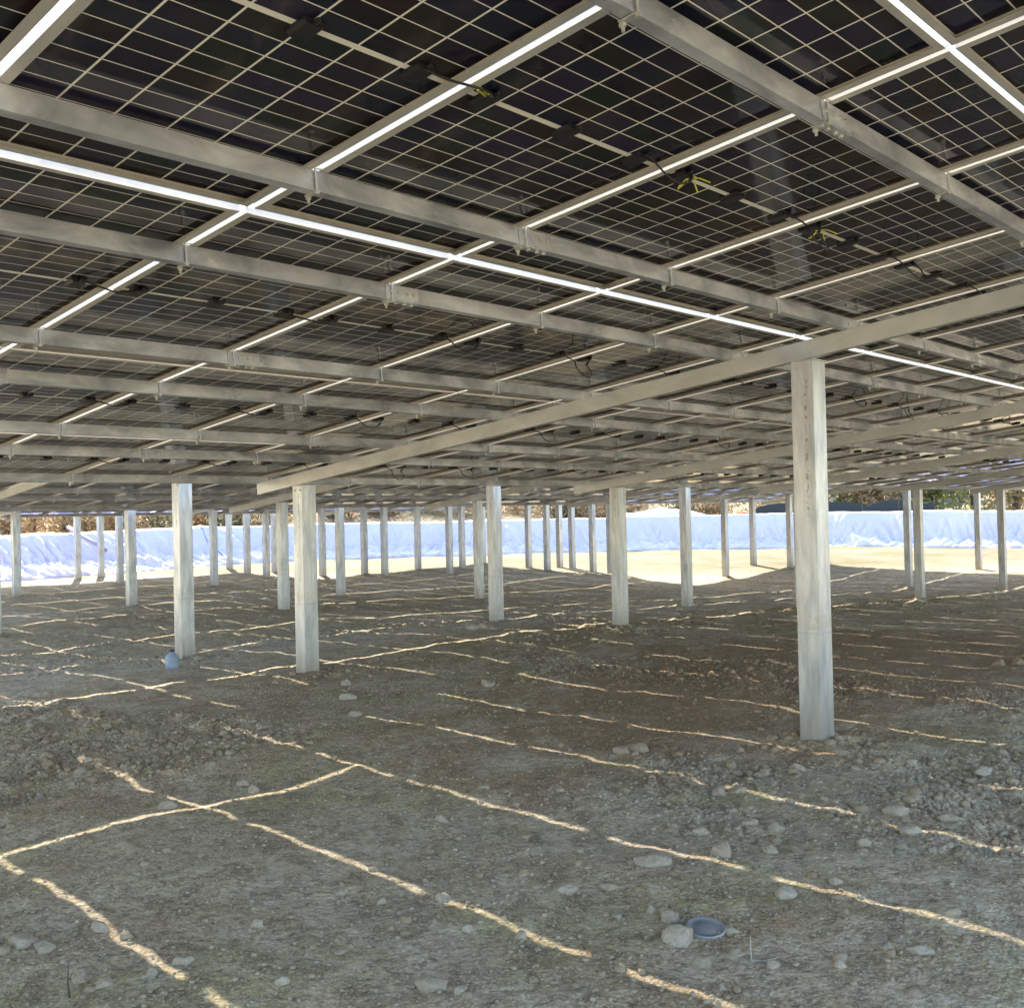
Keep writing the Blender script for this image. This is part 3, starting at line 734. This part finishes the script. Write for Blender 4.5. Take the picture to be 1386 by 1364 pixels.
for i in range(nu + 1):
    u = -415 + (1895 + 415) * i / nu; p, d, n = bank_frame(u); lf = float(1 - sstep(500, 1000, u))
    r = Vector((p.x, p.y, 0)).normalized()
    for k, (o_, h) in enumerate(offs):
        bo = apr(u) + .72 + .35 * float(1 - sstep(230, 400, u)) ; q = p + n * (o_ + bo) if o_ < 7 else p + n * (6 + bo) + r * (o_ - 6)
        hh = h * (1 if o_ < 7 else (.8 + .3 * lf)) + (0 if o_ < 7 else lf * min(o_ - 6, 14) * .12) + (.3 * fbm(np.array([q.x * .15]), np.array([q.y * .15]), 5, 3)[0] if o_ > 3 else 0)
        V.append((q.x, q.y, hh - .06 + float(base_h(q.x, q.y)) * (o_ < 7)))
m_ = len(offs); idx = np.arange((nu + 1) * m_).reshape(nu + 1, m_)
Fq = np.stack([idx[:-1, :-1].ravel(), idx[1:, :-1].ravel(), idx[1:, 1:].ravel(), idx[:-1, 1:].ravel()], 1)
from mathutils.bvhtree import BVHTree
BANKTREE = BVHTree.FromPolygons([Vector(v) for v in V], [tuple(int(i) for i in f) for f in Fq])
def land_z(x, y):
    h = BANKTREE.ray_cast(Vector((x, y, 50)), Vector((0, 0, -1)))
    return h[0].z if h[0] else 1.4
tag(link('earth_bank', np_mesh('earth_bank', np.array(V), Fq, land_m, True)), 'dry grassy earth bank beyond the plastic sheets', kind='structure')

def at(px, D, z=None):
    x, y = bank_point(px, D); return Vector((x, y, land_z(x, y)))
# ------------------------------------------------------------------ trees and bushes
def leaf_mat(name, c, c2):
    m, nt, b = newmat(name); T = NT(nt); g = T.n('ShaderNodeNewGeometry')
    T.l(T.mix(g.outputs['Random Per Island'], c, c2), b.inputs['Base Color']); b.inputs['Roughness'].default_value = .7
    tr = T.n('ShaderNodeBsdfTranslucent'); T.l(T.mix(g.outputs['Random Per Island'], c, c2), tr.inputs[0]); mx = T.n('ShaderNodeMixShader'); mx.inputs[0].default_value = .5
    T.l(b.outputs[0], mx.inputs[1]); T.l(tr.outputs[0], mx.inputs[2]); T.l(mx.outputs[0], nt.nodes['Material Output'].inputs[0])
    return m
green_m = leaf_mat('light_green_leaves', (.26, .29, .12), (.40, .41, .19)); brown_m = leaf_mat('dry_brown_leaves', (.36, .26, .15), (.52, .40, .24)); dark_m = leaf_mat('dark_green_leaves', (.10, .12, .06), (.18, .19, .10)); rust_m = leaf_mat('rusty_leaves', (.42, .24, .11), (.55, .36, .18))
bark_m = plain('bark', (.13, .10, .075), .9)
def plant(name, pos, H, R, mat, label, cat, group, seed, n=1300, leaf=.10, trunk=True, low=.25):
    r = random.Random(seed); e = link(name, None, None, pos); tag(e, label, cat, group)
    tb = MB(); lv = MB(); tips = []
    tb.tube([(0, 0, -.2), (r.uniform(-.1, .1), r.uniform(-.1, .1), H * .35), (r.uniform(-.2, .2), 0, H * .7)], [H * .028, H * .02, H * .008], 7)
    for k in range(11 if trunk else 9):
        a = r.uniform(0, 2 * pi); z0 = H * r.uniform(low * .3, .5); z1 = z0 + H * r.uniform(.1, .4); rr = R * r.uniform(.45, 1)
        p1 = Vector((rr * cos(a), rr * sin(a), min(z1, H * .95)))
        tb.tube([(0, 0, z0), (rr * .5 * cos(a), rr * .5 * sin(a), (z0 + z1) / 2 + .1), p1], [H * .010, H * .007, H * .003], 5); tips.append(p1)
        tips.append(p1 * .65 + Vector((0, 0, z0 * .35)))
    tips.append(Vector((0, 0, H * .9)))
    for k in range(n):
        c = r.choice(tips); s = R * .33; p = c * (1 if r.random() < .6 else r.uniform(.2, 1)) + Vector((r.gauss(0, s), r.gauss(0, s), r.gauss(0, s * .8)))
        if p.z < .05: p.z = .05 + r.random() * .2
        a = Vector((r.uniform(-1, 1), r.uniform(-1, 1), r.uniform(-1, 1))).normalized(); b_ = a.orthogonal().normalized(); L = leaf * r.uniform(.5, 1.4)
        lv.add([p - a * L, p + b_ * L * .5, p + a * L, p - b_ * L * .5], [(0, 1, 2, 3)])
    tb.build('trunk' if trunk else 'stem', bark_m, e); lv.build('crown' if trunk else 'foliage', mat, e)
def ground_beyond(px, D):
    return at(px, D)
trees = [(1140, 58, 6, 2.0, green_m, 'pale green tree just right of the tall foreground post'), (1188, 56, 5.5, 2.1, brown_m, 'dry tan tree left of the dark shed'), (1262, 55, 4.6, 1.3, green_m, 'narrow pale green tree before the dark shed'),
 (1318, 54, 6.5, 2.6, green_m, 'broad light green tree right of the dark shed'), (1375, 53, 6.5, 2.4, brown_m, 'thin tan-green tree at the right edge'), (1072, 60, 5, 1.8, dark_m, 'dark green tree left of the tall foreground post'),
 (770, 60, 5, 2.2, dark_m, 'dark tree behind the middle of the bank'), (830, 62, 4.5, 2.2, brown_m, 'brownish tree left of the white sheeted heap'), (960, 63, 5, 2.1, green_m, 'grey-green tree behind the white sheeted heap')]
for i, (px, D, H, R, mt, lab) in enumerate(trees): plant('tree', at(px, D, 1.5), H, R, mt, lab, 'tree', 'trees beyond the bank', 60 + i, 3800, .15)
bushes = [(12, 40, brown_m, 'tan'), (48, 41, rust_m, 'rusty'), (85, 42, brown_m, 'tan'), (118, 43, brown_m, 'tan'), (150, 44, rust_m, 'rusty'), (182, 44, brown_m, 'tan'), (214, 45, dark_m, 'dark green'), (262, 47, rust_m, 'rusty'), (292, 48, dark_m, 'dark green'), (322, 49, brown_m, 'tan'),
 (350, 50, dark_m, 'dark green'), (382, 51, brown_m, 'tan'), (446, 53, dark_m, 'dark green'), (472, 53, rust_m, 'rusty'), (505, 54, brown_m, 'tan'), (533, 54, rust_m, 'rusty'), (560, 55, dark_m, 'dark green'), (590, 55, rust_m, 'rusty'), (622, 55, brown_m, 'tan'), (648, 56, dark_m, 'dark green'), (700, 56, brown_m, 'tan'), (735, 56, brown_m, 'tan'), (765, 56, dark_m, 'dark green'), (795, 56, brown_m, 'tan'), (828, 57, rust_m, 'rusty'), (862, 57, brown_m, 'tan'), (925, 57, dark_m, 'dark green'), (952, 56, brown_m, 'tan'), (975, 56, brown_m, 'tan'), (1030, 56, brown_m, 'tan')]
cnt = {}
for i, (px, D, mt, cn) in enumerate(bushes):
    k = cnt.get(cn, 0); cnt[cn] = k + 1
    plant('bush', at(px, D, 1.55), random.uniform(1.3, 2.4), random.uniform(.9, 1.5), mt, '%s bush on the far bank, %s %s one from the left' % (cn, ordn(k), cn), 'bush', 'dry bushes on the far bank', 200 + i, 1500, .09, False, .05)

# dark netting fence, shed, pale building
net_m = plain('dark_netting', (.035, .045, .05), .8); shed_m = plain('dark_shed_wall', (.04, .055, .07), .7, 0, .3); white_m = plain('white_wall', (.78, .77, .72), .8); roof_m = plain('grey_roof', (.16, .17, .18), .7)
e = link('netting_fence', None, None, at(1110, 50, 1.4)); tag(e, 'low sagging dark netting fence above the blue sheet at the right', 'fence')
npb = MB(); pts = []
o0 = e.location
for i in range(41):
    px = 1020 + 245 * i / 40; p = at(px, 50, 1.42) - o0; pts.append((p, .28 + .28 * abs(sin(i / 40 * pi * 3.2)) ** .7))
for (p, h), (q, h2) in zip(pts[:-1], pts[1:]):
    n = Vector((0, 0, 1)).cross(q - p).normalized() * .02; b_ = len(npb.v)
    npb.add([p - n, q - n, q - n + Vector((0, 0, h2)), p - n + Vector((0, 0, h)), p + n, q + n, q + n + Vector((0, 0, h2)), p + n + Vector((0, 0, h))],
            [(0, 1, 2, 3), (5, 4, 7, 6), (3, 2, 6, 7), (0, 4, 5, 1)])
npb.build('net', net_m, e)
for i in range(0, 41, 8):
    p = pts[i][0]; s = MB(); s.cyl(p + Vector((0, 0, -.3)), p + Vector((0, 0, .75)), .035, n=8); s.build('stake', bark_m, e)
def building(name, px, D, w, h, dp, mat, label, cat, wins):
    p = at(px, D, 1.3); p.z -= .25; e = link(name, None, None, p, (0, 0, AZ - pi / 2)); tag(e, label, cat)
    m = MB(); m.box(-w / 2, w / 2, 0, dp, -.5, h); m.build('wall', mat, e)
    m = MB(); m.prism([(-.3, h), (dp / 2, h + .9), (dp + .3, h), (dp + .3, h + .12), (dp / 2, h + 1.04), (-.3, h + .12)], -w / 2 - .3, w / 2 + .3, 'x'); m.build('roof', roof_m, e)
    for wx in wins:
        m = MB(); m.box(wx - .5, wx + .5, -.05, .02, .9, 1.9); f = m.build('window', plain('window_frame', (.5, .5, .5)), e)
        m = MB(); m.box(wx - .42, wx + .42, -.07, -.052, .98, 1.82); m.build('pane', plain('dark_pane', (.02, .03, .04), .1), f)
    m = MB(); m.box(w * .28, w * .28 + .9, -.045, .02, -.4, 1.9); m.build('door', roof_m, e)
building('shed', 1232, 66, 7.5, 3.2, 5, shed_m, 'dark blue-grey shed beyond the netting fence', 'shed', (-2, 0))
building('house', 1140, 95, 8, 3.4, 6, white_m, 'small white building far beyond the pale green tree', 'house', (-2.4, 0))

# white sheeted heap and orange bundle on the bank
def heap(name, px, D, w, h, dp, mat, label, cat, seed, z=1.4):
    p = at(px, D, z); V = []; nu, nv = 40, 16
    for i in range(nu + 1):
        for j in range(nv + 1):
            x = (i / nu - .5) * w; y = (j / nv - .5) * dp; r = (2 * x / w) ** 2 + (2 * y / dp) ** 2
            k = max(0, 1 - r) ** .5; zz = h * k * (.75 + .9 * fbm(np.array([x * 1.2 + seed]), np.array([y * 1.2]), seed, 3)[0]) + .04 * fbm(np.array([x * 6.]), np.array([y * 6.]), seed, 2)[0]
            V.append((x, y, zz - .05))
    idx = np.arange((nu + 1) * (nv + 1)).reshape(nu + 1, nv + 1)
    Fq = np.stack([idx[:-1, :-1].ravel(), idx[1:, :-1].ravel(), idx[1:, 1:].ravel(), idx[:-1, 1:].ravel()], 1)
    o = link(name, np_mesh(name, np.array(V), Fq, mat, True), None, p, (0, 0, AZ - pi / 2)); tag(o, label, cat); return o
heap('sheeted_heap', 893, 51.5, 4.6, .62, 2.2, white_sheet, 'white plastic-covered heap on top of the bank behind the middle', 'heap', 4)
heap('orange_bundle', 1000, 50, .8, .55, .6, plain('orange_fabric', (.75, .16, .06), .7), 'small orange-red bundle on the bank left of the netting', 'bundle', 8)

# pole leaning on the left sheet
a = at(93, 35.6, 0) ; 
p0 = Vector((*bank_point(92, 38.2), 1.58)); p1 = Vector((*bank_point(142, 36.6), .75))
m = MB(); m.cyl((0, 0, 0), p1 - p0, .07, .07, 10)
tag(m.build('drain_pipe', plain('mauve_grey_pipe', (.32, .28, .34), .5), None, True, p0), 'dark mauve pipe lying slanted down the left plastic sheet', 'pipe')

# ------------------------------------------------------------------ small things on the ground
def lathe(prof, n=32):
    m = MB(); vs = []; fs = []; k = len(prof)
    for i in range(n):
        a = 2 * pi * i / n; vs += [(r * cos(a), r * sin(a), z) for r, z in prof]
    for i in range(n):
        for j in range(k - 1):
            i2 = (i + 1) % n; fs.append((i * k + j, i2 * k + j, i2 * k + j + 1, i * k + j + 1))
    m.add(vs, fs); return m
x, y, z = hit(955, 1260)
dd = Vector((x, y, CAMZ - z)).length; R = 24.5 / F_PX * dd
lid = lathe([(0.0001, .006), (R * .5, .006), (R * .55, .004), (R * .86, .003), (R * .90, .008), (R * .97, .009), (R, .006), (R, -.014), (R * .96, -.016)], 48).build('metal_lid', metal('blue_grey_tin', (.24, .27, .28), (.40, .42, .42), .48, .3, 9), None, True, (x, y, z + .012))
lid.rotation_euler = (radians(7), radians(-5), 0); tag(lid, 'round blue-grey metal lid lying among stones in the right foreground', 'lid')
# blue bottle-like canister at the foot of the bluish post
x, y, z = hit(233, 905); H = .27
e = link('water_jug', None, None, (x, y, z)); tag(e, 'squat pale blue plastic jug at the foot of the bluish left post', 'jug')
jm = plain('pale_blue_plastic', (.30, .37, .48), .55, 0, .4)
e.scale = (.82, .82, .8)
lathe([(.0001, 0), (.075, 0), (.088, .015), (.09, .10), (.085, .115), (.09, .13), (.088, .17), (.06, .205), (.03, .225), (.028, .245), (.0001, .246)], 28).build('body', jm, e, True)
lathe([(.0001, .275), (.032, .275), (.034, .243), (.03, .243)], 20).build('cap', plain('navy_cap', (.03, .06, .15), .4), e, True)
# pale dry stalk and dark twig
x, y, z = hit(1018, 1302); m = MB(); m.tube([(0, 0, -.01), (-.004, .002, .05), (-.008, 0, .10)], [.0022, .0018, .001], 6); m.tube([(0, 0, .006), (.03, -.03, .004), (.08, -.06, .008)], .0015, 5)
tag(m.build('dry_stalk', plain('pale_straw', (.5, .5, .44), .8), None, True, (x, y, z)), 'thin pale dry stalk standing up right of the metal lid', 'stalk')
x, y, z = hit(95, 1350); m = MB(); m.tube([(0, 0, -.01), (-.006, .004, .05), (-.004, 0, .12)], [.003, .0025, .0015], 6); m.tube([(-.005, .003, .06), (.008, -.004, .085)], .0015, 5)
tag(m.build('twig', plain('dark_twig', (.07, .055, .05), .8), None, True, (x, y, z)), 'thin dark upright twig at the lower left edge', 'twig')
# dark plank or cleat lying by the bank, seen beyond the posts
# ------------------------------------------------------------------ light
SUN = Vector((.60, 1.17, 1.0)).normalized()
el = math.asin(SUN.z); az = atan2(SUN.x, SUN.y)
w = bpy.data.worlds.new('World'); sc.world = w; w.use_nodes = True; nt = w.node_tree
sky = nt.nodes.new('ShaderNodeTexSky'); sky.sky_type = 'NISHITA'; sky.sun_disc = False; sky.sun_elevation = el; sky.sun_rotation = az; sky.dust_density = 1.0
nt.links.new(sky.outputs[0], nt.nodes['Background'].inputs[0]); nt.nodes['Background'].inputs[1].default_value = .12
sd = bpy.data.lights.new('sun', 'SUN'); so = bpy.data.objects.new('sun', sd); COL.objects.link(so)
sd.energy = 3.4; sd.angle = radians(.55); sd.color = (1, .955, .87)
so.rotation_euler = (-SUN).to_track_quat('-Z', 'Y').to_euler()
vs = sc.view_settings; vs.view_transform = 'Standard'; vs.look = 'None'; vs.gamma = 1; vs.exposure = 2.6
vs.use_white_balance = True; vs.white_balance_temperature = 7050; vs.white_balance_tint = 13
try: sc.cycles.use_denoising = True
except Exception: pass
sc.cycles.max_bounces = 8; sc.cycles.diffuse_bounces = 5; sc.cycles.glossy_bounces = 4
sc.cycles.use_adaptive_sampling = True; sc.cycles.adaptive_threshold = .015
